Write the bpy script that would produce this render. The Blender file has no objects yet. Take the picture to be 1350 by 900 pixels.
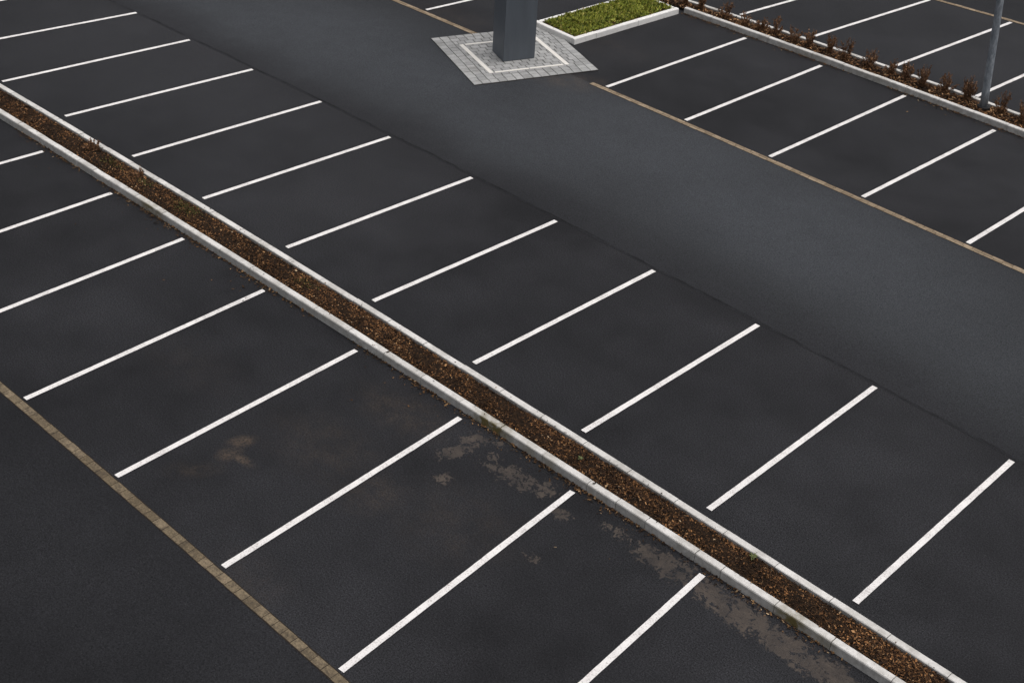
import bpy, math, random
import numpy as np
from mathutils import Matrix, Vector

random.seed(7)
rng = np.random.default_rng(11)
scene = bpy.context.scene
col = scene.collection

# ------------------------------------------------------------------ camera
F, PITCH, ROLL, YAW, CAM_H = 1833.931, 0.588, 0.065, 2.304, 13.36
W_PX, H_PX = 1350.0, 900.0
fwd = np.array([math.cos(YAW) * math.cos(PITCH), math.sin(YAW) * math.cos(PITCH), -math.sin(PITCH)])
rgt = np.array([math.sin(YAW), -math.cos(YAW), 0.0])
upv = np.cross(rgt, fwd)
R2 = rgt * math.cos(ROLL) + upv * math.sin(ROLL)
U2 = -rgt * math.sin(ROLL) + upv * math.cos(ROLL)
CAM = np.array([0.0, 0.0, CAM_H])

def at(px, py, z=0.0):
    """survey point: where the photograph's ray meets the level z"""
    d = fwd + R2 * (px - 675.0) / F - U2 * (py - 450.0) / F
    t = (z - CAM_H) / d[2]
    return CAM + d * t

def to_px(p):
    d = np.asarray(p, float) - CAM
    z = d @ fwd
    return 675 + F * (d @ R2) / z, 450 - F * (d @ U2) / z

cam_d = bpy.data.cameras.new('camera')
cam = bpy.data.objects.new('camera', cam_d)
col.objects.link(cam)
cam_d.sensor_width = 36.0
cam_d.lens = 36.0 * F / W_PX
cam_d.clip_end = 3000
m = Matrix.Identity(4)
for i in range(3):
    m[i][0], m[i][1], m[i][2], m[i][3] = R2[i], U2[i], -fwd[i], CAM[i]
cam.matrix_world = m
scene.camera = cam

# ------------------------------------------------------------------ light
SUN_EL, SUN_AZ = math.radians(74), math.radians(25)      # az: direction the light comes from, from +X towards +Y
world = bpy.data.worlds.new('World')
scene.world = world
world.use_nodes = True
nt = world.node_tree
sky = nt.nodes.new('ShaderNodeTexSky')
sky.sky_type = 'NISHITA'
sky.sun_disc = False
sky.sun_elevation = SUN_EL
sky.sun_rotation = math.pi / 2 - SUN_AZ
sky.air_density = 1.0
sky.dust_density = 6.0
sky.ozone_density = 0.6
bg = nt.nodes['Background']
bg.inputs['Strength'].default_value = 0.15
hsv = nt.nodes.new('ShaderNodeHueSaturation')      # cloud cover: the blue washed out of the sky
hsv.inputs['Saturation'].default_value = 0.22
nt.links.new(sky.outputs['Color'], hsv.inputs['Color'])
nt.links.new(hsv.outputs['Color'], bg.inputs['Color'])
sd = bpy.data.lights.new('sun', 'SUN')
sd.energy = 0.75
sd.angle = math.radians(60)
sd.color = (1.0, 0.96, 0.91)
sun = bpy.data.objects.new('sun', sd)
col.objects.link(sun)
sdir = Vector((math.cos(SUN_EL) * math.cos(SUN_AZ), math.cos(SUN_EL) * math.sin(SUN_AZ), math.sin(SUN_EL)))
sun.rotation_euler = sdir.to_track_quat('Z', 'Y').to_euler()
sun.location = (0, 0, 60)
vs = scene.view_settings
vs.view_transform = 'Standard'
vs.look = 'None'
vs.gamma = 1.0
vs.use_curve_mapping = False
vs.exposure = 0.0

# ------------------------------------------------------------------ object helpers
def mesh(name, verts, faces, mat, parent=None, smooth=False):
    me = bpy.data.meshes.new(name)
    me.from_pydata([tuple(map(float, v)) for v in verts], [], faces)
    me.update()
    if smooth:
        me.polygons.foreach_set('use_smooth', [True] * len(me.polygons))
    o = bpy.data.objects.new(name, me)
    col.objects.link(o)
    me.materials.append(mat)
    if parent is not None:
        o.parent = parent
    return o

def mesh_quads(name, V, mat, parent=None):
    """V: (n, 4, 3) loose quads, built fast"""
    n = len(V)
    me = bpy.data.meshes.new(name)
    me.vertices.add(n * 4)
    me.vertices.foreach_set('co', np.ascontiguousarray(V, dtype=np.float32).ravel())
    me.loops.add(n * 4)
    me.loops.foreach_set('vertex_index', np.arange(n * 4, dtype=np.int32))
    me.polygons.add(n)
    me.polygons.foreach_set('loop_start', np.arange(0, n * 4, 4, dtype=np.int32))
    me.update(calc_edges=True)
    me.validate()
    o = bpy.data.objects.new(name, me)
    col.objects.link(o)
    me.materials.append(mat)
    if parent is not None:
        o.parent = parent
    return o

def empty(name, loc, rz=0.0):
    o = bpy.data.objects.new(name, None)
    o.empty_display_size = 0.2
    col.objects.link(o)
    o.location = tuple(map(float, loc))
    o.rotation_euler = (0, 0, rz)
    return o

def tag(o, label=None, cat=None, group=None, kind=None):
    if label: o['label'] = label
    if cat: o['category'] = cat
    if group: o['group'] = group
    if kind: o['kind'] = kind
    return o

class MB:
    def __init__(s): s.v, s.f = [], []
    def add(s, vs_, fs_):
        b = len(s.v)
        s.v += [tuple(map(float, v)) for v in vs_]
        s.f += [tuple(b + i for i in f) for f in fs_]
    def prism(s, ring, off):
        """closed ring of 3D points extruded by vector off"""
        n = len(ring)
        ring = [np.asarray(r, float) for r in ring]
        s.add(ring + [r + off for r in ring],
              [tuple(range(n - 1, -1, -1)), tuple(range(n, 2 * n))] +
              [(i, (i + 1) % n, n + (i + 1) % n, n + i) for i in range(n)])
    def slab(s, quad, z0, z1, bev=0.0):
        """quad: four xy points; block from z0 to z1, top edges chamfered by bev"""
        q = [np.array([p[0], p[1]]) for p in quad]
        a = (q[1][0] - q[0][0]) * (q[2][1] - q[0][1]) - (q[1][1] - q[0][1]) * (q[2][0] - q[0][0])
        if a < 0: q = q[::-1]
        c = sum(q) / 4
        if bev:
            t = []
            for p in q:
                d = c - p
                t.append(p + d / np.linalg.norm(d) * bev * 1.4)
            v = [(*p, z0) for p in q] + [(*p, z1 - bev) for p in q] + [(*p, z1) for p in t]
            f = [(0, 1, 5, 4), (1, 2, 6, 5), (2, 3, 7, 6), (3, 0, 4, 7),
                 (4, 5, 9, 8), (5, 6, 10, 9), (6, 7, 11, 10), (7, 4, 8, 11), (8, 9, 10, 11)]
        else:
            v = [(*p, z0) for p in q] + [(*p, z1) for p in q]
            f = [(0, 1, 5, 4), (1, 2, 6, 5), (2, 3, 7, 6), (3, 0, 4, 7), (4, 5, 6, 7)]
        s.add(v, f)
    def tube(s, pts, rad, n=5, cap=True):
        pts = [np.asarray(p, float) for p in pts]
        b = len(s.v)
        for i, p in enumerate(pts):
            d = pts[min(i + 1, len(pts) - 1)] - pts[max(i - 1, 0)]
            d /= np.linalg.norm(d) + 1e-9
            a = np.cross(d, [0.31, 0.9, 0.17]); a /= np.linalg.norm(a) + 1e-9
            c = np.cross(d, a)
            for k in range(n):
                t = 2 * math.pi * k / n
                s.v.append(tuple(p + rad[i] * (a * math.cos(t) + c * math.sin(t))))
        for i in range(len(pts) - 1):
            for k in range(n):
                s.f.append((b + i * n + k, b + i * n + (k + 1) % n, b + (i + 1) * n + (k + 1) % n, b + (i + 1) * n + k))
        if cap:
            s.f.append(tuple(b + k for k in range(n - 1, -1, -1)))
            e = b + (len(pts) - 1) * n
            s.f.append(tuple(e + k for k in range(n)))
    def build(s, name, mat, parent=None, smooth=False):
        return mesh(name, s.v, s.f, mat, parent, smooth)

# ------------------------------------------------------------------ node helpers
class Nodes:
    def __init__(s, name):
        s.m = bpy.data.materials.new(name)
        s.m.use_nodes = True
        s.t = s.m.node_tree
        s.b = s.t.nodes['Principled BSDF']
        s.pos = s.t.nodes.new('ShaderNodeNewGeometry').outputs['Position']
    def n(s, kind, **kw):
        x = s.t.nodes.new(kind)
        for k, v in kw.items(): setattr(x, k, v)
        return x
    def put(s, sock, v):
        if hasattr(v, 'is_output'): s.t.links.new(v, sock)
        elif isinstance(v, (tuple, list)) and len(v) == 3 and sock.type == 'RGBA': sock.default_value = (*v, 1)
        else: sock.default_value = v
    def math(s, op, a, b=0.0, clamp=False):
        x = s.n('ShaderNodeMath', operation=op, use_clamp=clamp)
        s.put(x.inputs[0], a); s.put(x.inputs[1], b)
        return x.outputs[0]
    def noise(s, scale, detail=4.0, rough=0.55, vec=None, dist=0.0, stretch=None):
        x = s.n('ShaderNodeTexNoise')
        v = vec if vec is not None else s.pos
        if stretch:
            mp = s.n('ShaderNodeMapping'); s.put(mp.inputs['Vector'], v); mp.inputs['Scale'].default_value = stretch
            v = mp.outputs[0]
        s.put(x.inputs['Vector'], v)
        x.inputs['Scale'].default_value = scale
        x.inputs['Detail'].default_value = detail
        x.inputs['Roughness'].default_value = rough
        x.inputs['Distortion'].default_value = dist
        return x.outputs['Fac']
    def rng(s, v, a, b, c=0.0, d=1.0, smooth=False):
        x = s.n('ShaderNodeMapRange')
        x.interpolation_type = 'SMOOTHSTEP' if smooth else 'LINEAR'
        x.clamp = True
        s.put(x.inputs['Value'], v)
        for k, w in zip(('From Min', 'From Max', 'To Min', 'To Max'), (a, b, c, d)): x.inputs[k].default_value = w
        return x.outputs['Result']
    def mix(s, fac, a, b, blend='MIX'):
        x = s.n('ShaderNodeMix', data_type='RGBA', blend_type=blend)
        s.put(x.inputs[0], fac); s.put(x.inputs[6], a); s.put(x.inputs[7], b)
        return x.outputs[2]
    def ramp(s, v, stops, interp='LINEAR'):
        x = s.n('ShaderNodeValToRGB')
        x.color_ramp.interpolation = interp
        e = x.color_ramp.elements
        while len(e) < len(stops): e.new(0.5)
        for k, (p, c) in enumerate(stops):
            e[k].position = p; e[k].color = (*c, 1)
        s.put(x.inputs[0], v)
        return x.outputs[0]
    def island(s):
        return s.n('ShaderNodeNewGeometry').outputs['Random Per Island']
    def scale_col(s, c, f):
        x = s.n('ShaderNodeVectorMath', operation='SCALE')
        s.put(x.inputs[0], c); s.put(x.inputs['Scale'], f)
        return x.outputs[0]
    def blobs(s, items):
        """items: (world xy, rx, ry, rot, amount): soft ellipses on the surface"""
        out = None
        for (c, rx, ry, rot, amt) in items:
            mp = s.n('ShaderNodeMapping', vector_type='TEXTURE')
            s.put(mp.inputs['Vector'], s.pos)
            mp.inputs['Location'].default_value = (float(c[0]), float(c[1]), 0)
            mp.inputs['Rotation'].default_value = (0, 0, rot)
            mp.inputs['Scale'].default_value = (rx, ry, 1)
            ln = s.n('ShaderNodeVectorMath', operation='LENGTH')
            s.put(ln.inputs[0], mp.outputs[0])
            v = s.rng(ln.outputs['Value'], 0.15, 1.0, amt, 0.0, True)
            out = v if out is None else s.math('MAXIMUM', out, v)
        return out
    def bump(s, h, dist, strength=1.0):
        x = s.n('ShaderNodeBump')
        x.inputs['Strength'].default_value = strength
        x.inputs['Distance'].default_value = dist
        s.put(x.inputs['Height'], h)
        s.put(s.b.inputs['Normal'], x.outputs[0])
    def out(s, colr, rough=0.9, spec=0.3):
        s.put(s.b.inputs['Base Color'], colr)
        s.put(s.b.inputs['Roughness'], rough)
        s.b.inputs['Specular IOR Level'].default_value = spec
        return s.m

def asphalt(name, base, light, stains=None, soft=None, patch=1.0, edge=None, grain=1.0):
    N = Nodes(name)
    big = N.noise(0.22, 4, 0.55)
    mid = N.noise(1.1, 5, 0.6)
    fine = N.noise(42, 4, 0.85)
    grit = N.noise(100, 2, 0.7)
    f = N.math('ADD', N.rng(big, 0.34, 0.68, 0.0, 0.75), N.rng(mid, 0.3, 0.72, -0.18, 0.42), True)
    c = N.mix(N.math('MULTIPLY', f, patch), base, light)
    if edge is not None:
        c = edge(N, c, base)
    g = N.math('ADD', N.rng(fine, 0.34, 0.66, 0.05, 1.95), N.rng(grit, 0.3, 0.7, -0.6, 0.6))
    g = N.math('ADD', N.math('MULTIPLY', N.math('SUBTRACT', g, 1.0), grain), 1.0)
    c = N.scale_col(c, g)
    # pale stone chips worn clean
    vor = N.n('ShaderNodeTexVoronoi'); vor.inputs['Scale'].default_value = 26
    N.put(vor.inputs['Vector'], N.pos)
    sp = N.rng(vor.outputs['Distance'], 0.07, 0.13, 0.38, 0.0)
    sel = N.n('ShaderNodeSeparateColor'); N.put(sel.inputs[0], vor.outputs['Color'])
    sp = N.math('MULTIPLY', sp, N.rng(sel.outputs[0], 0.80, 0.95))
    c = N.mix(sp, c, (0.17, 0.16, 0.15))
    if soft:
        b = N.blobs(soft)
        c = N.mix(N.math('MULTIPLY', N.math('MULTIPLY', b, 0.62), N.math('MULTIPLY', N.rng(N.noise(2.6, 6, 0.68), 0.36, 0.66), N.rng(N.noise(24, 4, 0.8), 0.40, 0.58, 0.10, 1.0))), c, (0.105, 0.075, 0.052))
    if stains:
        b = N.blobs(stains)
        nz = N.math('ADD', N.math('MULTIPLY', N.noise(10, 6, 0.70, dist=0.9), 0.90), N.math('MULTIPLY', N.noise(3.4, 3, 0.5), 0.30))
        k = N.math('ADD', b, N.math('MULTIPLY', N.math('SUBTRACT', nz, 0.60), 4.0))
        k = N.math('MULTIPLY', N.rng(k, 0.44, 0.60), N.rng(b, 0.02, 0.16))
        tone = N.mix(N.noise(30, 3, 0.7), (0.046, 0.036, 0.030), (0.104, 0.085, 0.071))
        c = N.mix(N.math('MULTIPLY', k, N.rng(N.noise(1.9, 5, 0.7), 0.36, 0.62, 0.30, 0.85)), c, tone)
    N.bump(N.math('ADD', fine, N.math('MULTIPLY', grit, 0.5)), 0.006, 0.6)
    return N.out(c, N.rng(mid, 0.3, 0.7, 0.60, 0.74), 0.12)

def P(px, py): return at(px, py)[:2]

A_BASE = (0.0098, 0.0098, 0.0112)
A_LITE = (0.0232, 0.0233, 0.0262)
stain_list = [
    (P(601, 595), 0.26, 0.50, -0.35, 0.85), (P(622, 580), 0.30, 0.50, -0.5, 0.55), (P(650, 578), 0.6, 0.3, 0, 0.33), (P(585, 631), 0.28, 0.22, 0, 0.7),
    (P(682, 628), 0.72, 0.40, 0.1, 0.60), (P(718, 645), 0.34, 0.3, 0, 0.62), (P(650, 612), 0.8, 0.35, 0, 0.36),
    (P(742, 677), 0.28, 0.24, 0, 0.55), (P(702, 735), 0.25, 0.15, 0, 0.45), (P(815, 703), 0.4, 0.22, 0, 0.5),
    (P(860, 735), 0.62, 0.34, 0, 0.72), (P(888, 750), 0.62, 0.36, 0, 0.78), (P(940, 783), 0.75, 0.36, 0, 0.8),
    (P(985, 815), 0.9, 0.42, 0, 0.85), (P(1035, 850), 0.95, 0.42, 0, 0.85), (P(1090, 885), 1.0, 0.42, 0, 0.85),
    (P(1150, 925), 1.0, 0.42, 0, 0.75),
]
soft_list = [
    (P(318, 582), 0.20, 0.36, -0.4, 1.35), (P(302, 597), 0.24, 0.30, 0.0, 1.5), (P(322, 607), 0.34, 0.13, 0.1, 1.5), (P(255, 618), 0.65, 0.30, 0.9, 0.42),
    (P(530, 545), 1.4, 0.7, 0, 0.45), (P(490, 650), 0.8, 0.7, 0.6, 0.42), (P(430, 590), 1.6, 1.0, 0, 0.30),
    (P(600, 690), 1.5, 1.2, 0, 0.22), (P(590, 22), 2.0, 1.0, 0, 0.30), (P(745, 107), 1.3, 0.7, 0.3, 0.75), (P(780, 108), 0.8, 0.5, 0, 0.5),
    (P(330, 760), 1.0, 0.6, 0, 0.22), (P(800, 60), 2.0, 1.0, 0, 0.16), (P(250, 480), 1.6, 0.8, 0, 0.12),
]
M = {}
def far_bays(N, c, base):
    return N.mix(N.math('MULTIPLY', N.blobs([(P(230, 90), 9, 5, 0, 0.55), (P(420, 200), 6, 3.5, 0, 0.25), (P(1250, 30), 9, 6, 0, 0.30)]), N.rng(N.noise(0.5, 4, 0.6), 0.25, 0.65, 0.6, 1.0)),
                 c, (0.0290, 0.0292, 0.0325))
M['asphalt'] = asphalt('bay_asphalt', A_BASE, A_LITE, stain_list, soft_list, edge=far_bays)

# ------------------------------------------------------------------ survey curves
class Curve:
    """gentle line y(x) through survey points, straight beyond them"""
    def __init__(s, pts, z=0.0, deg=2):
        w = np.array([at(px, py, z)[:2] for px, py in pts])
        s.lo, s.hi = w[:, 0].min(), w[:, 0].max()
        s.c = np.polyfit(w[:, 0], w[:, 1], deg)
        s.d = np.polyder(s.c)
    def __call__(s, x):
        xc = min(max(x, s.lo), s.hi)
        return float(np.polyval(s.c, xc) + np.polyval(s.d, xc) * (x - xc))

KH = 0.15
KW = 0.132
near_kerb = Curve([(0, 157), (67, 198), (150, 248), (180, 270), (240, 306), (300, 344), (354, 380), (400, 408), (450, 440), (520, 486),
                   (580, 526), (629, 555), (724, 614), (811, 671), (858, 702), (904, 732), (959, 767), (1034, 819), (1130, 880), (1156, 900)])
far_kerb = Curve([(0, 111), (80, 156), (127, 183), (200, 227), (270, 265), (356, 321), (420, 358), (492, 405), (548, 440), (609, 480),
                  (640, 496), (737, 559), (860, 639), (933, 679), (1000, 720), (1049, 753), (1107, 787), (1251, 881), (1281, 900)], KH)
shrub_kerb_near = Curve([(900, 18), (985, 46), (1054, 72), (1091, 85), (1160, 111), (1194, 124), (1261, 149), (1350, 181)])
shrub_kerb_far = Curve([(910, 1), (950, 12.5), (977, 20), (1035, 39.5), (1069, 51), (1102, 61.6), (1160, 83), (1199, 97), (1225, 105.5),
                        (1261, 119), (1305, 133), (1343, 147)], KH)
strip_front = Curve([(0, 510), (46.7, 549), (102.7, 596.7), (186.7, 669), (280, 748), (373, 835), (448, 895)])
strip_lane = Curve([(519, 0), (562, 18), (627, 45), (777, 110), (900, 162), (1010, 210), (1135, 261), (1232, 307), (1350, 360)])
strip_back = Curve([(1234, 0), (1261, 8), (1314, 21.5), (1350, 33)], deg=1)
A0 = [(3, 108), (86, 153.5), (175, 206.5), (268, 262), (378, 326.5), (492, 397), (625, 479), (769, 569), (934.5, 671.5), (1127.5, 794)]
A1 = [(250, 53.2), (333, 92), (423, 134.3), (514, 181), (622, 234.5), (733, 291.5), (862, 357), (999, 428.5), (1153.5, 510), (1334, 607.5)]
bay_edge = Curve(A1)

# ------------------------------------------------------------------ ground and roads
S = 700
g = mesh('ground', [(-S, -S, 0), (S, -S, 0), (S, S, 0), (-S, S, 0)], [(0, 1, 2, 3)], M['asphalt'])
tag(g, kind='structure')

def road(name, fa, fb, xs, z, mat):
    v, f = [], []
    for x in xs:
        v += [(x, fa(x), z), (x, fb(x), z)]
    for i in range(len(xs) - 1):
        f.append((2 * i, 2 * i + 2, 2 * i + 3, 2 * i + 1))
    o = mesh(name, v, f, mat)
    uv = o.data.uv_layers.new(name='UVMap')          # metres from the two sides of the road
    for lp in o.data.loops:
        k = lp.vertex_index; w_ = abs(v[k | 1][1] - v[k & ~1][1])
        uv.data[lp.index].uv = (w_, 0.0) if k % 2 == 0 else (0.0, w_)
    tag(o, kind='structure')
    return o
XS = list(np.linspace(-90, 40, 66))
lane_soft = [(P(745, 107), 1.3, 0.7, 0.3, 0.8), (P(760, 112), 0.8, 0.5, 0.3, 0.5)]
def lane_edge(N, c, base):
    """tyre-polished middle of the lane, duller margins along the bays and the brick strip"""
    uvn = N.n('ShaderNodeUVMap', uv_map='UVMap')
    sp_ = N.n('ShaderNodeSeparateXYZ'); N.put(sp_.inputs[0], uvn.outputs[0])
    wob = N.math('MULTIPLY', N.math('SUBTRACT', N.noise(0.35, 3, 0.5), 0.5), 1.5)
    worn = N.blobs([(P(1040, 300), 7.5, 3.6, 0.0, 1.0), (P(850, 190), 7.5, 3.6, 0, 0.95), (P(480, 70), 10, 3.6, 0, 1.0), (P(300, 50), 9, 4.2, 0, 1.0), (P(660, 170), 6.5, 3.0, 0, 0.85),
                    (P(1240, 430), 5, 2.6, 0, 0.6)])
    worn = N.math('MULTIPLY', worn, N.rng(N.math('ADD', sp_.outputs[1], wob), -0.6, 2.6, 0.12, 1.0, True))
    worn = N.math('MULTIPLY', worn, N.rng(N.noise(0.6, 5, 0.6), 0.25, 0.62, 0.70, 1.0))
    c = N.mix(worn, c, (0.0395, 0.0425, 0.0480))
    return N.mix(N.rng(N.math('ADD', sp_.outputs[1], wob), -0.2, 1.5, 1.0, 0.0, True), c, N.mix(N.rng(N.noise(0.22, 4, 0.55), 0.34, 0.68), (0.0140, 0.0142, 0.0163), (0.0205, 0.0207, 0.0235)))
M['lane'] = asphalt('lane_asphalt', (0.0198, 0.0208, 0.0232), (0.0267, 0.0282, 0.0312), None, lane_soft, edge=lane_edge, grain=0.7)
road('road', lambda x: bay_edge(x) + 0.06, lambda x: strip_lane(x), XS, 0.004, M['lane'])
M['front_lane'] = asphalt('front_lane_asphalt', (0.0095, 0.0096, 0.0110), (0.0175, 0.0177, 0.0200), grain=0.75)
road('road', lambda x: strip_front(x) - 7.5, strip_front, XS, 0.004, M['front_lane'])
road('road', strip_back, lambda x: strip_back(x) + 6, XS, 0.004, M['front_lane'])

# paving joint along the bay ends, opened up in places
N = Nodes('joint_crack')
N.put(N.b.inputs['Alpha'], N.rng(N.noise(1.4, 5, 0.7), 0.40, 0.70, 0.03, 0.48))
M['crack'] = N.out((0.008, 0.008, 0.008), 0.95, 0.1)
v, f = [], []
xs = np.arange(-40, 4, 0.06)
wob = np.cumsum(rng.normal(0, 0.004, len(xs))); wob -= np.convolve(wob, np.ones(60) / 60, 'same')
for i, x in enumerate(xs):
    w = 0.020 + 0.010 * rng.random()
    y = bay_edge(x) + 0.10 + wob[i] + rng.normal(0, 0.004)
    v += [(x, y - w, 0.0075), (x, y + w, 0.0075)]
    if i: f.append((2 * i - 2, 2 * i, 2 * i + 1, 2 * i - 1))
o = mesh('joint_crack', v, f, M['crack'])
tag(o, 'thin dark crack along the asphalt joint at the far ends of the bay lines', 'crack')

# ------------------------------------------------------------------ painted bay lines
N = Nodes('line_paint')
w1 = N.noise(45, 4, 0.7); w2 = N.noise(3.0, 4, 0.6)
c = N.mix(N.rng(w2, 0.35, 0.7), (0.715, 0.69, 0.675), (0.62, 0.598, 0.585))
c = N.mix(N.rng(N.math('ADD', w1, N.math('MULTIPLY', w2, 0.25)), 0.64, 0.84, 0, 0.7), c, (0.16, 0.115, 0.11))
N.bump(w1, 0.002, 0.4)
M['paint'] = N.out(c, 0.7, 0.3)

def line_obj(a, b, w=0.10, z=0.009):
    a, b = np.asarray(a[:2]), np.asarray(b[:2])
    d = b - a; L = np.linalg.norm(d); d /= L; nrm = np.array([-d[1], d[0]])
    # line ends are sprayed parallel to the bed, edges very slightly ragged
    n = max(6, int(L / 0.12)); v, f = [], []
    mid = (a + b) / 2
    for i in range(n + 1):
        p = a + d * L * i / n - mid
        j0, j1 = rng.normal(0, 0.0012, 2)
        v += [(*(p - nrm * (w / 2 + j0)), 0), (*(p + nrm * (w / 2 + j1)), 0)]
        if i: f.append((2 * i - 2, 2 * i - 1, 2 * i + 1, 2 * i))
    o = mesh('bay_line', v, f, M['paint'])
    o.location = (float(mid[0]), float(mid[1]), z)
    if o.data.polygons[0].normal.z < 0: o.data.flip_normals()
    return o
ORD = ['', 'first', 'second', 'third', 'fourth', 'fifth', 'sixth', 'seventh', 'eighth', 'ninth', 'tenth', 'eleventh', 'twelfth',
       'thirteenth', 'fourteenth', 'fifteenth', 'sixteenth']
# beyond the long bed
segA = [(P(*p), P(*q)) for p, q in zip(A0, A1)]
stepA = segA[0][0] - segA[1][0]
b1 = P(180, 17.3); d1 = P(0, 51.5)
a1 = b1 + (d1 - b1) / np.linalg.norm(d1 - b1) * 4.8
segA.insert(0, (a1, b1))
q1 = P(28, 0); q0 = P(0, 5); dd = (q0 - q1) / np.linalg.norm(q0 - q1)
segA.insert(0, (a1 + stepA, a1 + stepA - dd * 4.8))
for i, (a, b) in enumerate(segA):
    k = len(segA) - i
    tag(line_obj(a, b), 'white bay line beyond the long mulch bed, %s from the lower right' % ORD[k],
        'parking line', 'bay lines beyond the long mulch bed')
# in front of the long bed
B0 = [(57, 200), (147, 255), (242, 315), (348, 383), (469.5, 462), (606.5, 551), (755, 648), (926, 757.5)]
B1 = {3: (33, 526), 4: (153.5, 628), 5: (294.5, 747), 6: (449.5, 884)}
Bm = {0: (0, 216), 1: (0, 305.5), 2: (0, 410.5), 7: (769, 900)}
for i, p in enumerate(B0):
    a = P(*p)
    if i in B1: b = P(*B1[i])
    else:
        b = P(*Bm[i]); b = a + (b - a) / np.linalg.norm(b - a) * 4.72
    tag(line_obj(a, b), 'white bay line in front of the long mulch bed, %s from the lower right' % ORD[8 - i],
        'parking line', 'bay lines in front of the long mulch bed')
# between lane and shrub bed
C0 = [(800, 115), (904, 159), (1015, 207), (1137.5, 260), (1276, 321)]
C1 = [(983, 50.5), (1082.5, 87), (1193, 126.5), (1311, 172)]
for i, p in enumerate(C0):
    a = P(*p)
    if i < 4: b = P(*C1[i])
    else:
        b = P(1350, 276); b = a + (b - a) / np.linalg.norm(b - a) * 5.5
    tag(line_obj(a, b), 'white bay line between the lane and the shrub bed, %s from the right' % ORD[5 - i],
        'parking line', 'bay lines between the lane and the shrub bed')
a = P(562, 13.5); b = P(622, 0); b = a + (b - a) / np.linalg.norm(b - a) * 5.3
tag(line_obj(a, b), 'white bay line left of the grey pillar, cut by the top edge', 'parking line', 'bay lines between the lane and the shrub bed')
# behind the shrub bed
D = [((976, 20), (1048, 0), 5.8), ((1074, 48), (1225, 0.5), 0), ((1181, 87), (1333, 30), 0), ((1287, 127.5), (1350, 99.5), 5.8)]
for i, (p, q, L) in enumerate(D):
    a, b = P(*p), P(*q)
    if L: b = a + (b - a) / np.linalg.norm(b - a) * L
    tag(line_obj(a, b), 'white bay line behind the shrub bed, %s from the right' % ORD[4 - i], 'parking line', 'bay lines behind the shrub bed')

# ------------------------------------------------------------------ brick strips flush with the asphalt
N = Nodes('tan_brick')
r = N.island()
c = N.ramp(r, [(0, (0.190, 0.142, 0.095)), (0.5, (0.245, 0.186, 0.126)), (1, (0.310, 0.240, 0.166))])
n1 = N.noise(38, 4, 0.75)
c = N.scale_col(c, N.rng(n1, 0.25, 0.75, 0.6, 1.35))
c = N.mix(N.rng(N.noise(5, 5, 0.7), 0.52, 0.74, 0, 0.6), c, (0.075, 0.058, 0.043))
N.bump(n1, 0.006, 0.6)
M['brick'] = N.out(c, 0.9, 0.2)
N = Nodes('worn_tan_brick')
c = N.ramp(N.island(), [(0, (0.115, 0.088, 0.056)), (0.5, (0.150, 0.117, 0.076)), (1, (0.195, 0.152, 0.102))])
n1 = N.noise(32, 5, 0.8)
c = N.scale_col(c, N.rng(n1, 0.3, 0.7, 0.45, 1.5))
c = N.mix(N.rng(N.noise(6, 5, 0.75), 0.48, 0.66, 0, 0.75), c, (0.050, 0.040, 0.031))
N.bump(n1, 0.012, 0.8)
M['worn_brick'] = N.out(c, 0.92, 0.2)
N = Nodes('joint_sand')
M['joint'] = N.out(N.mix(N.noise(30), (0.014, 0.012, 0.011), (0.035, 0.028, 0.022)), 0.95, 0.1)

def brick_strip(curve, x0, x1, w, rows, L, label, mat='brick'):
    mid = (x0 + x1) / 2
    t = empty('brick_strip', (mid, curve(mid), 0))
    mb, bed = MB(), MB()
    base = np.array([mid, curve(mid)])
    rw = w / rows
    for rI in range(rows):
        x = x0 - (0.5 * L if rI % 2 else 0)
        while x < x1:
            l = L * rng.uniform(0.85, 1.12)
            def pt(xx, o): return np.array([xx, curve(xx) + o]) - base
            o0 = -w / 2 + rI * rw + 0.004 + rng.normal(0, 0.0025); o1 = -w / 2 + (rI + 1) * rw - 0.004 + rng.normal(0, 0.0025)
            xa, xb = max(x + 0.004, x0), min(x + l - 0.004, x1)
            if xb - xa > 0.03:
                mb.slab([pt(xa, o0), pt(xb, o0), pt(xb, o1), pt(xa, o1)], 0.001, 0.011 + rng.uniform(-0.002, 0.003), 0.003)
            x += l
    n = 60
    v, f = [], []
    for i in range(n + 1):
        xx = x0 + (x1 - x0) * i / n
        for sgn in (-1, 1):
            v.append((xx - base[0], curve(xx) + sgn * (w / 2 + 0.012) - base[1], 0.0075))
        if i: f.append((2 * i - 2, 2 * i, 2 * i + 1, 2 * i - 1))
    mb.build('bricks', M[mat], t)
    mesh('joint_bed', v, f, M['joint'], t)
    tag(t, label, 'brick strip', 'brick strips in the asphalt')
    return t

brick_strip(strip_front, at(-160, 380)[0], at(560, 1000)[0], 0.145, 1, 0.21, 'tan brick strip across the lower left asphalt, at the near ends of the bay lines', 'worn_brick')
brick_strip(strip_lane, at(300, -90)[0], at(630, 46)[0], 0.15, 2, 0.22, 'tan brick strip running from the top edge to the left side of the paved pad')
brick_strip(strip_lane, at(778, 110.5)[0], at(1500, 425)[0], 0.145, 2, 0.22, 'tan brick strip from the paved pad to the right edge, beside the lane')
brick_strip(strip_back, at(1150, -25)[0], at(1450, 70)[0], 0.14, 2, 0.22, 'tan brick strip passing behind the lamp post at the upper right')

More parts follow.
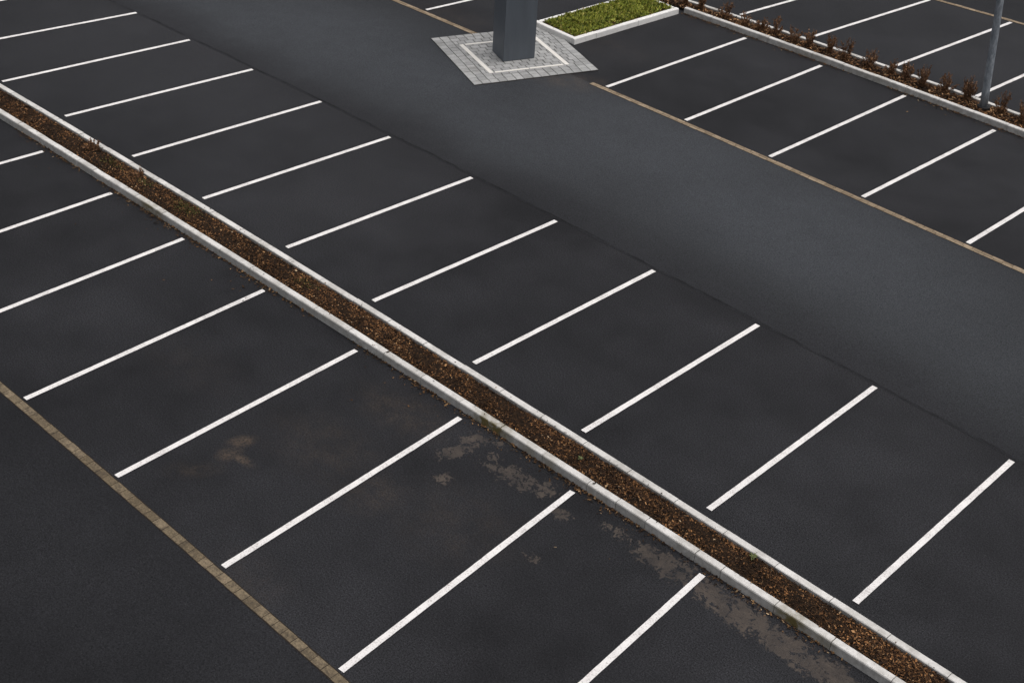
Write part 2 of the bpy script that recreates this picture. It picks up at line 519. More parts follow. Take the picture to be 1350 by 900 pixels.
# ------------------------------------------------------------------ kerbs
def concrete(name, moss):
    N = Nodes(name)
    r = N.island()
    nb = N.noise(1.7, 5, 0.65); nf = N.noise(28, 4, 0.7); ns = N.noise(9, 5, 0.7)
    c = N.mix(N.rng(r, 0, 1, 0, 0.8), (0.610, 0.592, 0.570), (0.500, 0.485, 0.466))
    c = N.scale_col(c, N.rng(nf, 0.25, 0.75, 0.86, 1.12))
    # shade painted into the standing faces along with splash dirt, weathered tops
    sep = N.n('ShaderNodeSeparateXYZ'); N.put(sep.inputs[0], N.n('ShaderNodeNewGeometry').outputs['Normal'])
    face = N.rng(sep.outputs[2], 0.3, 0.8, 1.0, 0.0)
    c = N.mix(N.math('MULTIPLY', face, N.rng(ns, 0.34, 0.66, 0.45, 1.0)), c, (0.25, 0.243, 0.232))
    c = N.mix(N.rng(N.math('ADD', nb, N.math('MULTIPLY', ns, 0.4)), 0.64, 0.86, 0, 0.65), c, (0.29, 0.275, 0.25))
    c = N.mix(N.rng(N.noise(70, 2, 0.5), 0.68, 0.76, 0, 0.6), c, (0.16, 0.14, 0.12))
    if moss:
        b = N.blobs(moss)
        k = N.math('MULTIPLY', b, N.rng(N.noise(7, 5, 0.7), 0.30, 0.55))
        k = N.math('MULTIPLY', k, N.rng(face, 0, 1, 0.45, 1.0))
        c = N.mix(k, c, (0.115, 0.092, 0.036))
    N.bump(nf, 0.003, 0.5)
    return N.out(c, 0.9, 0.2)
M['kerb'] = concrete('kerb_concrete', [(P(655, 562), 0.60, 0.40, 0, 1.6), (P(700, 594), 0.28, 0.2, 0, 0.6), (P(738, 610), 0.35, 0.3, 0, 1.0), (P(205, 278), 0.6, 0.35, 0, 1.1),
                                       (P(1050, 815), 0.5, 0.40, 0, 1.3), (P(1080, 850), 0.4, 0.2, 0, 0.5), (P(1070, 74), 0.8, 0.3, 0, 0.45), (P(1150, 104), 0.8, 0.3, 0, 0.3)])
N = Nodes('clean_kerb_concrete')
nf = N.noise(28, 4, 0.7)
c = N.mix(N.rng(N.island(), 0, 1), (0.74, 0.723, 0.70), (0.65, 0.635, 0.615))
c = N.scale_col(c, N.rng(nf, 0.25, 0.75, 0.88, 1.1))
c = N.mix(N.rng(N.noise(6, 5, 0.7), 0.55, 0.75, 0, 0.45), c, (0.30, 0.28, 0.25))
N.bump(nf, 0.003, 0.5)
M['kerb_clean'] = N.out(c, 0.9, 0.2)

def kerb_stone(mb, p, q, inward, h=KH, w=KW, z0=-0.02):
    """one kerb stone from p to q (xy along its outer foot), inward = unit xy towards the bed"""
    p, q, n = map(lambda a: np.asarray(a, float), (p, q, inward))
    prof = [(0.0, z0), (0.006, h - 0.022), (0.014, h - 0.007), (0.026, h), (w - 0.010, h), (w, h - 0.010), (w, z0)]
    j = rng.normal(0, 0.0022); jz = rng.normal(0, 0.0022)
    ring = [np.array([p[0] + n[0] * (o + j), p[1] + n[1] * (o + j), zz + (jz if zz > 0 else 0)]) for o, zz in prof]
    mb.prism(ring, np.array([q[0] - p[0], q[1] - p[1], 0]))

def kerb_run(curve, x0, x1, side, L=0.915, mat=None):
    """side +1: bed lies on the +y side of the outer foot line"""
    mb = MB(); x = x0
    while x < x1:
        l = L * (1 if rng.random() > 0.12 else rng.choice([0.5, 0.62]))
        xa, xb = x + 0.005, min(x + l - 0.005, x1)
        p, q = np.array([xa, curve(xa)]), np.array([xb, curve(xb)])
        d = (q - p) / np.linalg.norm(q - p); n = np.array([-d[1], d[0]]) * side
        if side < 0: p, q = q, p
        kerb_stone(mb, p, q, n)
        x += l
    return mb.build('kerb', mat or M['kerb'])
X0, X1 = at(-150, 60)[0], at(1420, 1060)[0]
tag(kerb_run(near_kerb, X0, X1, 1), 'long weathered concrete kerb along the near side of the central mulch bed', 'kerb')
tag(kerb_run(far_kerb, X0, X1, -1), 'long pale concrete kerb along the far side of the central mulch bed', 'kerb')
# grassed bed corners (outer foot), at the end of the shrub bed
gA = P(757, 59.5)                 # front corner
gB = P(894.5, 18.5)               # right corner, at the shrub bed
gL = P(703.5, 35.5)               # left corner
gD = gL + (gB - gA)               # hidden back corner
XR0 = gB[0] + 0.05
XR1 = at(1520, 245)[0]
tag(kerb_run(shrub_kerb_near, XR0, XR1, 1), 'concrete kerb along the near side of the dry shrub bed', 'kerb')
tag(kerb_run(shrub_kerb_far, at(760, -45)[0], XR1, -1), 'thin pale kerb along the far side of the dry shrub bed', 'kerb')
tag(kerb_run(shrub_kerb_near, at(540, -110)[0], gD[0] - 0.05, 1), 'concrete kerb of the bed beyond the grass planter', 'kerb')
t = MB()
GH = 0.15
def kerb_side(p, q, nst, inset0=0.0, inset1=0.0):
    d = (q - p); Ld = np.linalg.norm(d); d = d / Ld; n = np.array([-d[1], d[0]])
    cen = (gA + gB + gL + gD) / 4
    if n @ (cen - p) < 0: n = -n
    a0, a1_ = inset0, Ld - inset1
    for k in range(nst):
        s0 = a0 + (a1_ - a0) * k / nst + 0.003; s1 = a0 + (a1_ - a0) * (k + 1) / nst - 0.003
        pp, qq = p + d * s0, p + d * s1
        if (qq - pp)[0] * n[1] - (qq - pp)[1] * n[0] < 0: pp, qq = qq, pp
        kerb_stone(t, pp, qq, n, h=GH)
kerb_side(gA, gB, 5)
kerb_side(gL, gA, 2, 0.0, KW + 0.002)
kerb_side(gL, gD, 5, KW + 0.002, 0)
kerb_side(gD, gB, 2, KW + 0.002, KW + 0.002)
tag(t.build('kerb', M['kerb_clean']), 'clean white concrete kerb around the green grass planter', 'kerb')

# ------------------------------------------------------------------ planting beds
N = Nodes('bed_soil')
n1 = N.noise(22, 6, 0.75); n2 = N.noise(2.2, 4, 0.6)
c = N.ramp(n1, [(0.35, (0.005, 0.003, 0.002)), (0.55, (0.026, 0.014, 0.007)), (0.68, (0.10, 0.052, 0.022))])
c = N.mix(N.rng(n2, 0.52, 0.72, 0, 0.5), c, (0.020, 0.013, 0.008))
N.bump(n1, 0.05, 1.0)
M['soil'] = N.out(c, 0.95, 0.15)

def bed_soil(fa, fb, xs, zc, z_edge):
    """humped soil between two kerbs with real lumps"""
    ny = 12; v, f = [], []
    for i, x in enumerate(xs):
        y0, y1 = fa(x), fb(x)
        for k in range(ny + 1):
            t_ = k / ny
            z = z_edge + (zc - z_edge) * math.sin(math.pi * t_) ** 0.8
            z += rng.normal(0, 0.008) + 0.010 * math.sin(x * 2.3 + 1.3 * math.sin(x * 0.9) + t_ * 4) if 0 < k < ny else 0
            v.append((x, y0 + (y1 - y0) * t_, z))
    for i in range(len(xs) - 1):
        for k in range(ny):
            a_ = i * (ny + 1) + k; b_ = a_ + ny + 1
            f.append((a_, b_, b_ + 1, a_ + 1))
    o = mesh('soil', v, f, M['soil'], smooth=True)
    tag(o, kind='structure')
    return o
nk_in = lambda x: near_kerb(x) + KW * 1.0 - 0.004
fk_in = lambda x: far_kerb(x) - KW * 1.0 + 0.004
sk_in = lambda x: shrub_kerb_near(x) + KW - 0.004
sf_in = lambda x: shrub_kerb_far(x) - KW + 0.004
bed_soil(nk_in, fk_in, np.arange(X0, X1, 0.09), 0.125, 0.075)
XS0 = at(760, -45)[0]
bed_soil(sk_in, sf_in, np.arange(XS0, XR1, 0.09), 0.105, 0.065)
# soil of the grass planter
def lerp2(u, v_): return gA * (1 - u) * (1 - v_) + gB * u * (1 - v_) + gL * (1 - u) * v_ + gD * u * v_
gv, gf = [], []
nu, nv = 40, 18
Lu, Lv = np.linalg.norm(gB - gA), np.linalg.norm(gL - gA)
eu, ev = (KW - 0.004) / Lu, (KW - 0.004) / Lv
for i in range(nu + 1):
    for k in range(nv + 1):
        p = lerp2(eu + (1 - 2 * eu) * i / nu, ev + (1 - 2 * ev) * k / nv)
        gv.append((p[0], p[1], 0.125 + rng.normal(0, 0.006)))
for i in range(nu):
    for k in range(nv):
        a_ = i * (nv + 1) + k; b_ = a_ + nv + 1
        gf.append((a_, b_, b_ + 1, a_ + 1))
tag(mesh('soil', gv, gf, M['soil'], smooth=True), kind='structure')

# wood chips and dead leaves
def chip_mat(name, stops):
    N = Nodes(name)
    c = N.ramp(N.island(), stops, 'LINEAR')
    c = N.scale_col(c, N.rng(N.noise(1.6, 4, 0.6), 0.32, 0.68, 0.35, 1.5))
    return N.out(c, 0.9, 0.2)
M['chips'] = chip_mat('wood_chips', [(0.0, (0.008, 0.005, 0.003)), (0.40, (0.032, 0.016, 0.008)), (0.68, (0.075, 0.036, 0.015)),
                                     (0.86, (0.155, 0.072, 0.028)), (0.955, (0.255, 0.122, 0.048)), (0.99, (0.33, 0.19, 0.09)), (1.0, (0.45, 0.33, 0.21))])
M['chips_red'] = chip_mat('fresh_wood_chips', [(0.0, (0.014, 0.008, 0.005)), (0.35, (0.042, 0.021, 0.010)), (0.62, (0.090, 0.044, 0.020)),
                                     (0.80, (0.22, 0.108, 0.046)), (0.93, (0.37, 0.20, 0.095)), (1.0, (0.50, 0.34, 0.19))])
M['litter'] = chip_mat('leaf_litter', [(0.0, (0.014, 0.008, 0.005)), (0.5, (0.045, 0.025, 0.012)), (0.8, (0.11, 0.058, 0.025)), (0.96, (0.22, 0.13, 0.06)), (1.0, (0.34, 0.25, 0.16))])

def scatter_quads(xy, z, lmin, lmax, tilt, aspect=(0.25, 0.7)):
    n = len(xy)
    L = rng.uniform(lmin, lmax, n) * np.where(rng.random(n) < 0.08, 1.6, 1)
    Wd = L * rng.uniform(aspect[0], aspect[1], n)
    a = rng.uniform(0, 2 * math.pi, n); ti = rng.normal(0, tilt, n); ro = rng.normal(0, tilt, n)
    u = np.stack([np.cos(a) * np.cos(ti), np.sin(a) * np.cos(ti), np.sin(ti)], 1)
    w = np.stack([-np.sin(a) * np.cos(ro), np.cos(a) * np.cos(ro), np.sin(ro)], 1)
    c = np.column_stack([xy, z])
    V = np.empty((n, 4, 3))
    for k, (su, sw) in enumerate(((-1, -1), (1, -0.7), (1, 1), (-0.8, 0.9))):
        V[:, k] = c + u * (L * su / 2)[:, None] * rng.uniform(0.7, 1.1, (n, 1)) + w * (Wd * sw / 2)[:, None] * rng.uniform(0.6, 1.1, (n, 1))
    return V

def curve_arr(c, x): return np.array([c(t_) for t_ in x])
def bed_chips(fa, fb, x0, x1, dens, zc, ze, lmin, lmax, mat):
    wbed = fb((x0 + x1) / 2) - fa((x0 + x1) / 2)
    n = int((x1 - x0) * wbed * dens); ph = rng.uniform(0, 6, 6)
    x = rng.uniform(x0, x1, n); t_ = rng.uniform(0.01, 0.99, n)
    # raked thinner in places, so bare soil shows between the drifts
    dr = np.sin(x * 3.1 + ph[0] + 2 * np.sin(t_ * 4 + ph[1])) + np.sin(x * 7.3 + ph[2] + 3 * t_) + np.sin(x * 1.1 + ph[3]) + np.sin(t_ * 9 + x * 2 + ph[4])
    k_ = rng.random(n) < np.clip(0.62 + 0.22 * dr, 0.30, 1.0)
    x, t_ = x[k_], t_[k_]; n = len(x)
    y0, y1 = curve_arr(fa, x), curve_arr(fb, x)
    z = ze + (zc - ze) * np.sin(np.pi * t_) ** 0.8 + rng.uniform(0.0, 0.032, n)
    V = scatter_quads(np.column_stack([x, y0 + (y1 - y0) * t_]), z, lmin, lmax, 0.42)
    o = mesh_quads('wood_chips', V, mat)
    return o
tag(bed_chips(nk_in, fk_in, X0, X1, 5200, 0.115, 0.08, 0.012, 0.046, M['chips']),
    'dark brown bark mulch and dead leaves filling the long central bed', 'mulch', kind='stuff')
tag(bed_chips(sk_in, sf_in, XS0, XR1, 2000, 0.105, 0.07, 0.03, 0.09, M['chips_red']),
    'reddish brown bark mulch filling the shrub bed', 'mulch', kind='stuff')

def litter(curve, x0, x1, n, side, lab, spread=0.10, clear=None):
    x = rng.uniform(x0, x1, n)
    keep = (np.sin(x * 1.7) + np.sin(x * 0.63 + 2) + np.sin(x * 4.1) * 0.6) * 0.35 + rng.random(n) > 0.35
    x = x[keep]; n = len(x)
    off = rng.exponential(spread, n) * np.where(rng.random(n) < 0.05, 4.0, 0.42)
    V = scatter_quads(np.column_stack([x, curve_arr(curve, x) - side * (0.008 + off)]), 0.013 + rng.uniform(0, 0.012, n), 0.015, 0.05, 0.2)
    tag(mesh_quads('leaf_litter', V, M['litter']), lab, 'leaf litter', kind='stuff')
litter(near_kerb, X0, X1, 5200, 1, 'fallen chips and leaf scraps along the foot of the near kerb of the long bed')
litter(shrub_kerb_near, XR0, XR1, 2600, 1, 'fallen chips along the foot of the shrub bed kerb', 0.12)
# a few scraps resting on the kerb tops of the long bed
n = 220
x = rng.uniform(X0, X1, n); pick = rng.random(n) < 0.5
yk = np.where(pick, curve_arr(near_kerb, x) + KW - rng.exponential(0.025, n), curve_arr(far_kerb, x) - KW + rng.exponential(0.025, n))
tag(mesh_quads('leaf_litter', scatter_quads(np.column_stack([x, yk]), KH + 0.010 + rng.uniform(0, 0.006, n), 0.012, 0.04, 0.15), M['litter']),
    'scraps of bark spilled onto the kerb tops of the long bed', 'leaf litter', kind='stuff')

# ------------------------------------------------------------------ grass planter
def blades(n, pts_xy, z, hmin, hmax, wmin, wmax, lean):
    a = rng.uniform(0, 2 * math.pi, n); h = rng.uniform(hmin, hmax, n); w = rng.uniform(wmin, wmax, n)
    le = rng.uniform(0.1, lean, n)
    u = np.stack([-np.sin(a), np.cos(a), np.zeros(n)], 1); d = np.stack([np.cos(a) * np.sin(le), np.sin(a) * np.sin(le), np.cos(le)], 1)
    c = np.column_stack([pts_xy, z])
    V = np.empty((n, 4, 3))
    V[:, 0] = c - u * (w * 0.35)[:, None]; V[:, 1] = c + u * (w * 0.35)[:, None]
    tip = c + d * h[:, None]
    V[:, 2] = tip + u * (w * 0.5)[:, None] + d * 0.0; V[:, 3] = tip - u * (w * 0.3)[:, None] - np.array([0, 0, 1]) * (h * 0.25)[:, None]
    return V
N = Nodes('ground_cover_leaf')
c = N.ramp(N.island(), [(0, (0.050, 0.080, 0.010)), (0.3, (0.140, 0.175, 0.018)), (0.65, (0.26, 0.28, 0.032)), (0.9, (0.38, 0.37, 0.065)), (1.0, (0.30, 0.21, 0.08))])
c = N.mix(N.rng(N.noise(3.0, 5, 0.65), 0.42, 0.62, 0, 0.8), c, N.mix(1.0, c, (0.55, 0.55, 0.35), 'MULTIPLY'))
N.b.inputs['Transmission Weight'].default_value = 0
M['grass'] = N.out(c, 0.7, 0.3)
pts, zz, hs = [], [], []
for k in range(900):
    u, v_ = rng.uniform(0.015, 0.985), rng.uniform(0.05, 0.95)
    # bare mulch shows at the near corner and along the front kerb
    if v_ < 0.14 + 0.08 * math.sin(u * 17) and rng.random() < 0.75: continue
    if u < 0.07 and rng.random() < 0.7: continue
    p = lerp2(u, v_); nb = int(rng.integers(18, 46)); r_ = rng.uniform(0.06, 0.16)
    q = p + rng.normal(0, r_ * 0.5, (nb, 2))
    pts.append(q); hs.append(np.full(nb, rng.uniform(0.7, 1.35)))
pts = np.vstack(pts)
# keep within kerbs
ax = (gB - gA); ay = (gL - gA); Mi = np.linalg.inv(np.column_stack([ax, ay]))
uv = (pts - gA) @ Mi.T
mk = (uv[:, 0] > eu + 0.006) & (uv[:, 0] < 1 - eu - 0.006) & (uv[:, 1] > ev + 0.01) & (uv[:, 1] < 1 - ev - 0.01)
pts = pts[mk]; n = len(pts)
V = blades(n, pts, np.full(n, 0.12) + rng.uniform(0, 0.05, n), 0.025, 0.095, 0.012, 0.040, 1.3)
tag(mesh_quads('grass', V, M['grass']), 'bright green grassy ground cover filling the kerbed planter beside the pillar', 'grass', kind='stuff')
n = 2600
uu = rng.uniform(eu, 1 - eu, n); v2 = rng.uniform(ev, 1 - ev, n)
xy = np.array([lerp2(a_, b_) for a_, b_ in zip(uu, v2)])
tag(mesh_quads('wood_chips', scatter_quads(xy, 0.133 + rng.uniform(0, 0.02, n), 0.03, 0.08, 0.3), M['chips_red']),
    'brown mulch showing at the edges of the grass planter', 'mulch', kind='stuff')

# ------------------------------------------------------------------ dry shrubs
N = Nodes('dry_twig')
M['twig'] = N.out(N.mix(N.noise(18), (0.050, 0.027, 0.016), (0.150, 0.080, 0.044)), 0.9, 0.2)
N = Nodes('dry_leaf')
c = N.ramp(N.island(), [(0, (0.045, 0.022, 0.012)), (0.5, (0.125, 0.062, 0.031)), (0.85, (0.22, 0.115, 0.057)), (1, (0.34, 0.20, 0.115))])
M['dry_leaf'] = N.out(c, 0.9, 0.2)

def shrub_proto(seed, ht, spread, nst, dens):
    r = np.random.default_rng(seed)
    root = empty('dry_shrub', (0, 0, -50))
    mb = MB(); lv = []
    for k in range(nst):
        az = 2 * math.pi * (k + r.uniform(-0.3, 0.3)) / nst
        le = r.uniform(0.05, spread); h = ht * r.uniform(0.65, 1.08) * (1 - 0.25 * le)
        d = np.array([math.cos(az) * math.sin(le), math.sin(az) * math.sin(le), math.cos(le)])
        p0 = np.array([math.cos(az), math.sin(az), 0]) * r.uniform(0.01, 0.05) - np.array([0, 0, 0.04])
        pts_ = [p0]
        for s in range(1, 5):
            pts_.append(p0 + d * h * s / 4 + np.array([0, 0, 0.03 * s * s / 16]) + r.normal(0, 0.012, 3))
        mb.tube(pts_, [0.009, 0.008, 0.006, 0.005, 0.003], 4)
        for s in range(1, 5):
            for e in range(int(r.integers(2, 5))):
                b0 = pts_[s - 1] + (pts_[s] - pts_[s - 1]) * r.random()
                dd = d * 0.8 + r.normal(0, 0.45, 3); dd[2] = abs(dd[2]) + 0.15; dd /= np.linalg.norm(dd)
                Lb = h * r.uniform(0.14, 0.34)
                b1_ = b0 + dd * Lb
                mb.tube([b0, (b0 + b1_) / 2 + r.normal(0, 0.008, 3), b1_], [0.005, 0.004, 0.002], 3)
                for q in range(dens):
                    lv.append(b0 + (b1_ - b0) * r.uniform(0.1, 1.0) + r.normal(0, 0.012, 3))
        for q in range(dens * 3):
            lv.append(pts_[0] + (pts_[4] - pts_[0]) * r.uniform(0.1, 1.0) + r.normal(0, 0.014, 3))
    for q in range(dens * 10):   # curled dead foliage collected low in the clump
        lv.append(np.array([*r.normal(0, 0.09, 2), abs(r.normal(0.05, 0.06))]))
    mb.build('stems', M['twig'], root)
    lv = np.array(lv)
    mesh_quads('dry_leaves', scatter_quads(lv[:, :2], lv[:, 2], 0.028, 0.064, 0.9, (0.22, 0.45)), M['dry_leaf'], root)
    return root
protos = [shrub_proto(1, 0.50, 0.70, 12, 7), shrub_proto(2, 0.46, 0.85, 11, 6), shrub_proto(3, 0.52, 0.50, 13, 7), shrub_proto(4, 0.40, 0.95, 12, 6)]
used = [False] * 4
shrubs = [(903, 6, 2, .9), (928, 11, 2, 1.0), (957, 23, 1, 1.0), (982, 34, 3, .9), (1004, 40, 3, .95), (1024, 44, 1, 1.0), (1046, 56, 0, 1.0), (1067, 62, 2, .95),
          (1093, 69, 2, .9), (1115, 77, 1, 1.0), (1146, 88, 0, 1.0), (1174, 98, 3, 1.0), (1193, 106, 2, 1.0), (1215, 114, 0, 1.1), (1246, 121, 1, 1.05),
          (1274, 132, 2, 1.1), (1319, 149, 1, 1.1), (1349, 161, 0, 1.0)]
for i, (px, py, k, s) in enumerate(shrubs):
    p = at(px, py, 0.10)
    y = min(max(p[1], sk_in(p[0]) + 0.16), sf_in(p[0]) - 0.16)
    src = protos[k]
    if not used[k]:
        o = src; used[k] = True
    else:
        o = src.copy(); col.objects.link(o)
        for ch in src.children:
            c_ = ch.copy(); col.objects.link(c_); c_.parent = o
    o.location = (float(p[0]), float(y), 0.095)
    o.rotation_euler = (0, 0, rng.uniform(0, 6.28))
    w_ = s * rng.uniform(0.72, 0.95)
    o.scale = (w_, w_, s * rng.uniform(0.82, 1.08))
    left = 16 - i
    if left >= 1:
        lab = 'dry brown twiggy shrub in the kerbed bed, %s to the left of the lamp post' % ORD[left]
    else:
        lab = 'dry brown twiggy shrub in the kerbed bed, %s to the right of the lamp post' % ORD[1 - left]
    tag(o, lab, 'shrub', 'dry shrubs in the kerbed bed')

# withered plants and weeds in the long bed
def withered(px, py, seed, ht, lab):
    t = shrub_proto(seed, ht, 1.35, 9, 4)
    t.name = 'withered_plant'
    p = at(px, py, 0.12); y = min(max(p[1], nk_in(p[0]) + 0.12), fk_in(p[0]) - 0.12)
    t.location = (float(p[0]), float(y), 0.115)
    tag(t, lab, 'withered plant', 'withered plants in the long mulch bed')
withered(122, 196, 21, 0.25, 'largest withered brown plant, slumped against the far kerb of the long bed')
withered(193, 229, 22, 0.16, 'small withered brown sprig by the far kerb of the long bed')
N = Nodes('weed_leaf')
M['weed'] = N.out(N.mix(N.island(), (0.055, 0.070, 0.022), (0.13, 0.145, 0.055)), 0.7, 0.3)
def weed(px, py, r_, n, lab):
    p = at(px, py, 0.12); y = min(max(p[1], nk_in(p[0]) + 0.08), fk_in(p[0]) - 0.08)
    mb = MB()                                        # a rosette: leaves joined at one crown
    mb.v.append((0.0, 0.0, 0.0))
    for k in range(n):
        a_ = rng.uniform(0, 2 * math.pi); L = r_ * rng.uniform(0.5, 1.2); w = L * rng.uniform(0.16, 0.26); z = rng.uniform(0.012, 0.055)
        d = np.array([math.cos(a_), math.sin(a_)]); q = np.array([-d[1], d[0]])
        b = len(mb.v)
        mb.v += [(*(d * L * 0.55 + q * w), z), (*(d * L), z * 0.8), (*(d * L * 0.5 - q * w), z * 0.9)]
        mb.f.append((0, b + 2, b + 1, b))
    o = mb.build('weed', M['weed'])
    o.location = (float(p[0]), float(y), 0.135)
    tag(o, lab, 'weed', 'green weeds in the long mulch bed')
weed(764, 606, 0.06, 12, 'small pale green weed in the mulch near the middle of the long bed')
weed(994, 734, 0.075, 16, 'spreading green weed in the mulch at the lower right end of the bed')
N = Nodes('moss')
M['moss'] = N.out(N.mix(N.island(), (0.030, 0.030, 0.008), (0.095, 0.085, 0.026)), 0.9, 0.2)
for px, py, r_, n, lab in ((257, 272, 0.26, 300, 'olive mossy growth in the upper left part of the long mulch bed'),
                           (160, 212, 0.20, 120, 'sparse olive moss beside the largest withered plant in the long bed'),
                           (200, 238, 0.16, 90, 'thin olive moss below the small withered sprig in the long bed'),
                           (410, 372, 0.20, 90, 'faint olive moss in the middle of the long mulch bed')):
    p = at(px, py, 0.12)
    q = rng.normal(0, 1, (n, 2)) * np.array([r_ * 0.9, r_ * 0.35])
    q[:, 1] = np.clip(q[:, 1], -0.2, 0.2)
    o = mesh_quads('moss', blades(n, q, rng.uniform(0, 0.02, n), 0.012, 0.035, 0.012, 0.03, 1.3), M['moss'])
    o.location = (float(p[0]), float((nk_in(p[0]) + fk_in(p[0])) / 2 + np.clip(p[1] - (nk_in(p[0]) + fk_in(p[0])) / 2, -0.06, 0.06)), 0.128)
    tag(o, lab, 'moss', kind='stuff')

# ------------------------------------------------------------------ paved pad and pillar
N = Nodes('grey_setts')
c = N.ramp(N.island(), [(0, (0.25, 0.25, 0.247)), (0.5, (0.30, 0.30, 0.295)), (1, (0.355, 0.352, 0.346))])
nf = N.noise(32, 4, 0.7)
c = N.scale_col(c, N.rng(nf, 0.25, 0.75, 0.78, 1.18))
c = N.mix(N.rng(N.noise(2.4, 4, 0.6), 0.5, 0.75, 0, 0.45), c, (0.13, 0.125, 0.115))
N.bump(nf, 0.004, 0.5)
M['sett'] = N.out(c, 0.88, 0.25)
N = Nodes('white_stone')
M['white_stone'] = N.out(N.mix(N.noise(24, 4, 0.7), (0.55, 0.52, 0.48), (0.72, 0.69, 0.65)), 0.85, 0.25)

pL, pB, pR = P(568, 52), P(625, 113.5), P(789, 93.5)
pT = pL + (pR - pB)
cen = (pL + pR) / 2
pad = empty('paved_pad', (*cen, 0))
tag(pad, 'grey block paved pad with white stone inlay around the foot of the pillar', 'paving')
def pq(u, v_): return (pB * (1 - u) * (1 - v_) + pR * u * (1 - v_) + pL * (1 - u) * v_ + pT * u * v_) - cen
PU, PV = np.linalg.norm(pR - pB), np.linalg.norm(pL - pB)
mb = MB()
nr = int(round(PV / 0.195)); nc = int(round(PU / 0.225))
for r_ in range(nr):
    off = 0.5 if (r_ % 2 and 1 < r_ < nr - 2) else 0.0
    cuts = [0.0] + [(k + off + rng.uniform(-0.05, 0.05)) / nc for k in range(1 if not off else 0, nc)] + [1.0]
    if off: cuts = [0.0, 1.0 / nc, 2.0 / nc] + [(k + 0.5 + rng.uniform(-0.07, 0.07)) / nc for k in range(2, nc - 2)] + [(nc - 2 + .3) / nc, (nc - 1) / nc, 1.0]
    cuts = sorted(cuts)
    for a_, b_ in zip(cuts[:-1], cuts[1:]):
        if b_ - a_ < 0.02: continue
        g0u, g0v = 0.007 / PU, 0.007 / PV
        mb.slab([pq(a_ + g0u, r_ / nr + g0v), pq(b_ - g0u, r_ / nr + g0v), pq(b_ - g0u, (r_ + 1) / nr - g0v), pq(a_ + g0u, (r_ + 1) / nr - g0v)],
                0.0, 0.034 + rng.uniform(-0.003, 0.003), 0.007)
mb.build('setts', M['sett'], pad)
mb = MB(); mb.slab([pq(0.002, 0.002), pq(0.998, 0.002), pq(0.998, 0.998), pq(0.002, 0.998)], 0.0, 0.020)
mb.build('joint_bed', M['joint'], pad)
iL, iB, iR, iT = [P(*q) - cen for q in ((605, 61), (645.5, 99), (750.5, 87), (708.5, 52.5))]
iT = iL + iR - iB
def inlay(p, q, w, trim0, trim1, parts):
    d = q - p; L = np.linalg.norm(d); d /= L
    n = np.array([-d[1], d[0]])
    if n @ (-(p + q) / 2) < 0: n = -n
    mb = MB(); s0, s1 = trim0, L - trim1
    for k in range(parts):
        a_ = s0 + (s1 - s0) * k / parts + 0.012; b_ = s0 + (s1 - s0) * (k + 1) / parts - 0.012
        mb.slab([p + d * a_, p + d * b_, p + d * b_ + n * w, p + d * a_ + n * w], 0.002, 0.043, 0.005)
    mb.build('inlay_strip', M['white_stone'], pad)
inlay(iL, iB, 0.11, 0.0, 0.0, 1)
inlay(iB, iR, 0.07, 0.14, 0.14, 2)
inlay(iR, iT, 0.11, 0.0, 0.0, 1)
inlay(iT, iL, 0.07, 0.14, 0.14, 2)

# pillar
ZP = 0.036
c0, cF, c1 = at(649, 67.5, ZP)[:2], at(663, 82, ZP)[:2], at(704.5, 77, ZP)[:2]
eR = c1 - cF; eL = c0 - cF
eL = eL - eR * 0.0
c2 = c0 + eR
pc = (c0 + c1) / 2
N = Nodes('pillar_paint')
n1 = N.noise(0.8, 4, 0.6, stretch=(1, 1, 0.25)); n2 = N.noise(6, 5, 0.65, stretch=(1, 1, 0.12))
c = N.mix(n1, (0.070, 0.080, 0.094), (0.092, 0.104, 0.120))
c = N.scale_col(c, N.rng(n2, 0.3, 0.7, 0.9, 1.12))
M['pillar'] = N.out(c, N.rng(n2, 0.3, 0.7, 0.42, 0.58), 0.45)
N = Nodes('pillar_dark')
M['pillar_dark'] = N.out((0.010, 0.011, 0.013), 0.6, 0.3)
pil = empty('pillar', (*pc, ZP))
tag(pil, 'dark blue grey square metal pillar standing on the paved pad', 'pillar')
PH = 6.0
quad = [c0 - pc, cF - pc, c1 - pc, c2 - pc]
def inset(q, s):
    L1 = np.linalg.norm(q[1] - q[0]); L2 = np.linalg.norm(q[2] - q[1])
    d1_, d2_ = (q[1] - q[0]) / L1, (q[2] - q[1]) / L2
    return [q[0] + d1_ * s + d2_ * s, q[1] - d1_ * s + d2_ * s, q[2] - d1_ * s - d2_ * s, q[3] + d1_ * s - d2_ * s]
mb = MB(); mb.slab(inset(quad, 0.012), 0.0, PH); mb.build('core', M['pillar_dark'], pil)
for k in range(4):
    a_, b_ = quad[k], quad[(k + 1) % 4]
    d_ = (b_ - a_) / np.linalg.norm(b_ - a_); n_ = np.array([-d_[1], d_[0]])
    if n_ @ a_ > 0: n_ = -n_
    mb = MB()
    e = 0.004
    ring = [a_ + d_ * e, b_ - d_ * e, b_ - d_ * (e + 0.010) + n_ * 0.010, a_ + d_ * (e + 0.010) + n_ * 0.010]
    mb.slab(ring, 0.012, PH - 0.01)
    mb.build('panel', M['pillar'], pil)
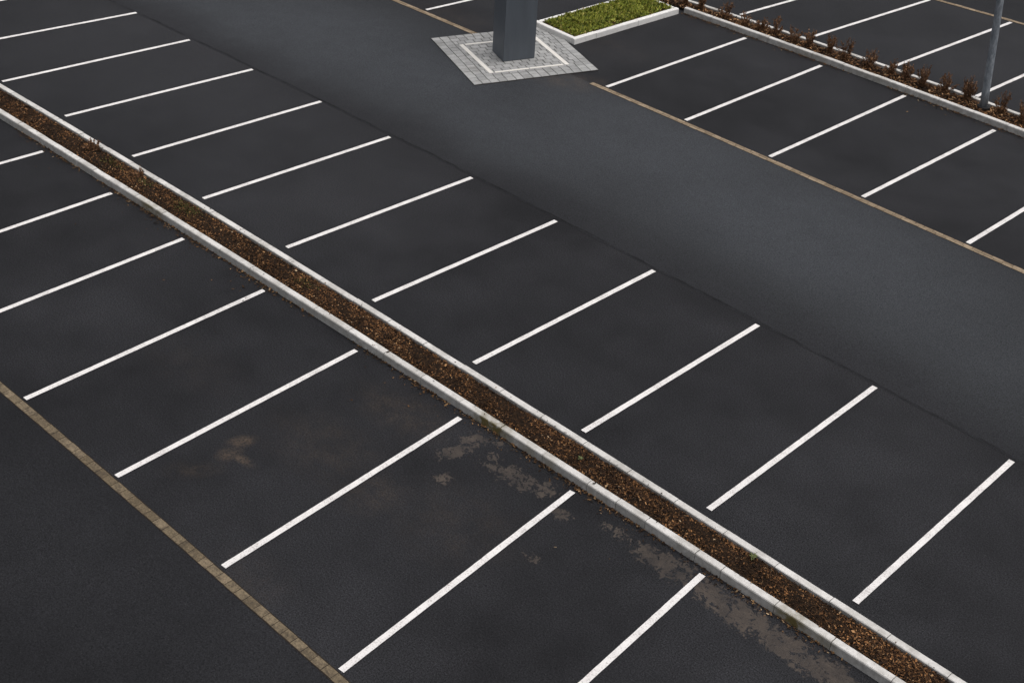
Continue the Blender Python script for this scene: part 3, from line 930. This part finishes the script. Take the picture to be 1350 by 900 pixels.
mb = MB(); mb.slab(inset(quad, -0.02), PH - 0.009, PH + 0.03, 0.008); mb.build('cap', M['pillar'], pil)

# ------------------------------------------------------------------ lamp post
N = Nodes('galvanised_steel')
n1 = N.noise(16, 5, 0.75, stretch=(1, 1, 0.35))
M['steel'] = N.out(N.ramp(n1, [(0.35, (0.115, 0.130, 0.148)), (0.52, (0.195, 0.215, 0.238)), (0.68, (0.32, 0.34, 0.365))]), 0.5, 0.5)
N = Nodes('black_rubber')
M['black'] = N.out((0.012, 0.012, 0.013), 0.7, 0.3)
lb = at(1296.5, 142.5, 0.10)
lamp = empty('lamp_post', lb)
tag(lamp, 'tall slim galvanised lamp post leaning slightly among the dry shrubs', 'lamp post')
best = None
for k in np.linspace(-0.2, 0.2, 401):
    p1 = lb + np.array([0, 0, 2.5]) + rgt * k * 2.5
    x_, y_ = to_px(p1)
    sl = (x_ - 1296.5) / (142.5 - y_)
    if best is None or abs(sl - 22.5 / 142.5) < best[0]: best = (abs(sl - 22.5 / 142.5), k)
lean = rgt * best[1]
mb = MB(); HZ = 7.0
hs = np.linspace(0, HZ, 15)
mb.tube([lean * h + np.array([0, 0, h - 0.05]) for h in hs], [0.095 - 0.027 * h / HZ for h in hs], 20)
mb.build('pole', M['steel'], lamp, True)
mb = MB(); mb.tube([(0, 0, -0.03), (0, 0, 0.055), (0, 0, 0.062)], [0.165, 0.160, 0.13], 20); mb.build('base_collar', M['black'], lamp, False)
top = lean * HZ + np.array([0, 0, HZ - 0.06])
mb = MB(); ad = np.array([0, -1.0, 0])
mb.tube([top, top + ad * 0.5 + np.array([0, 0, 0.12]), top + ad * 1.0 + np.array([0, 0, 0.15])], [0.05, 0.04, 0.035], 10)
mb.build('arm', M['steel'], lamp, True)
mb = MB(); hq = top + ad * 1.0 + np.array([0, 0, 0.12])
mb.slab([hq[:2] + np.array(o_) for o_ in ((-0.14, 0.05), (0.14, 0.05), (0.12, -0.6), (-0.12, -0.6))], hq[2], hq[2] + 0.11, 0.02)
mb.build('lamp_head', M['steel'], lamp)
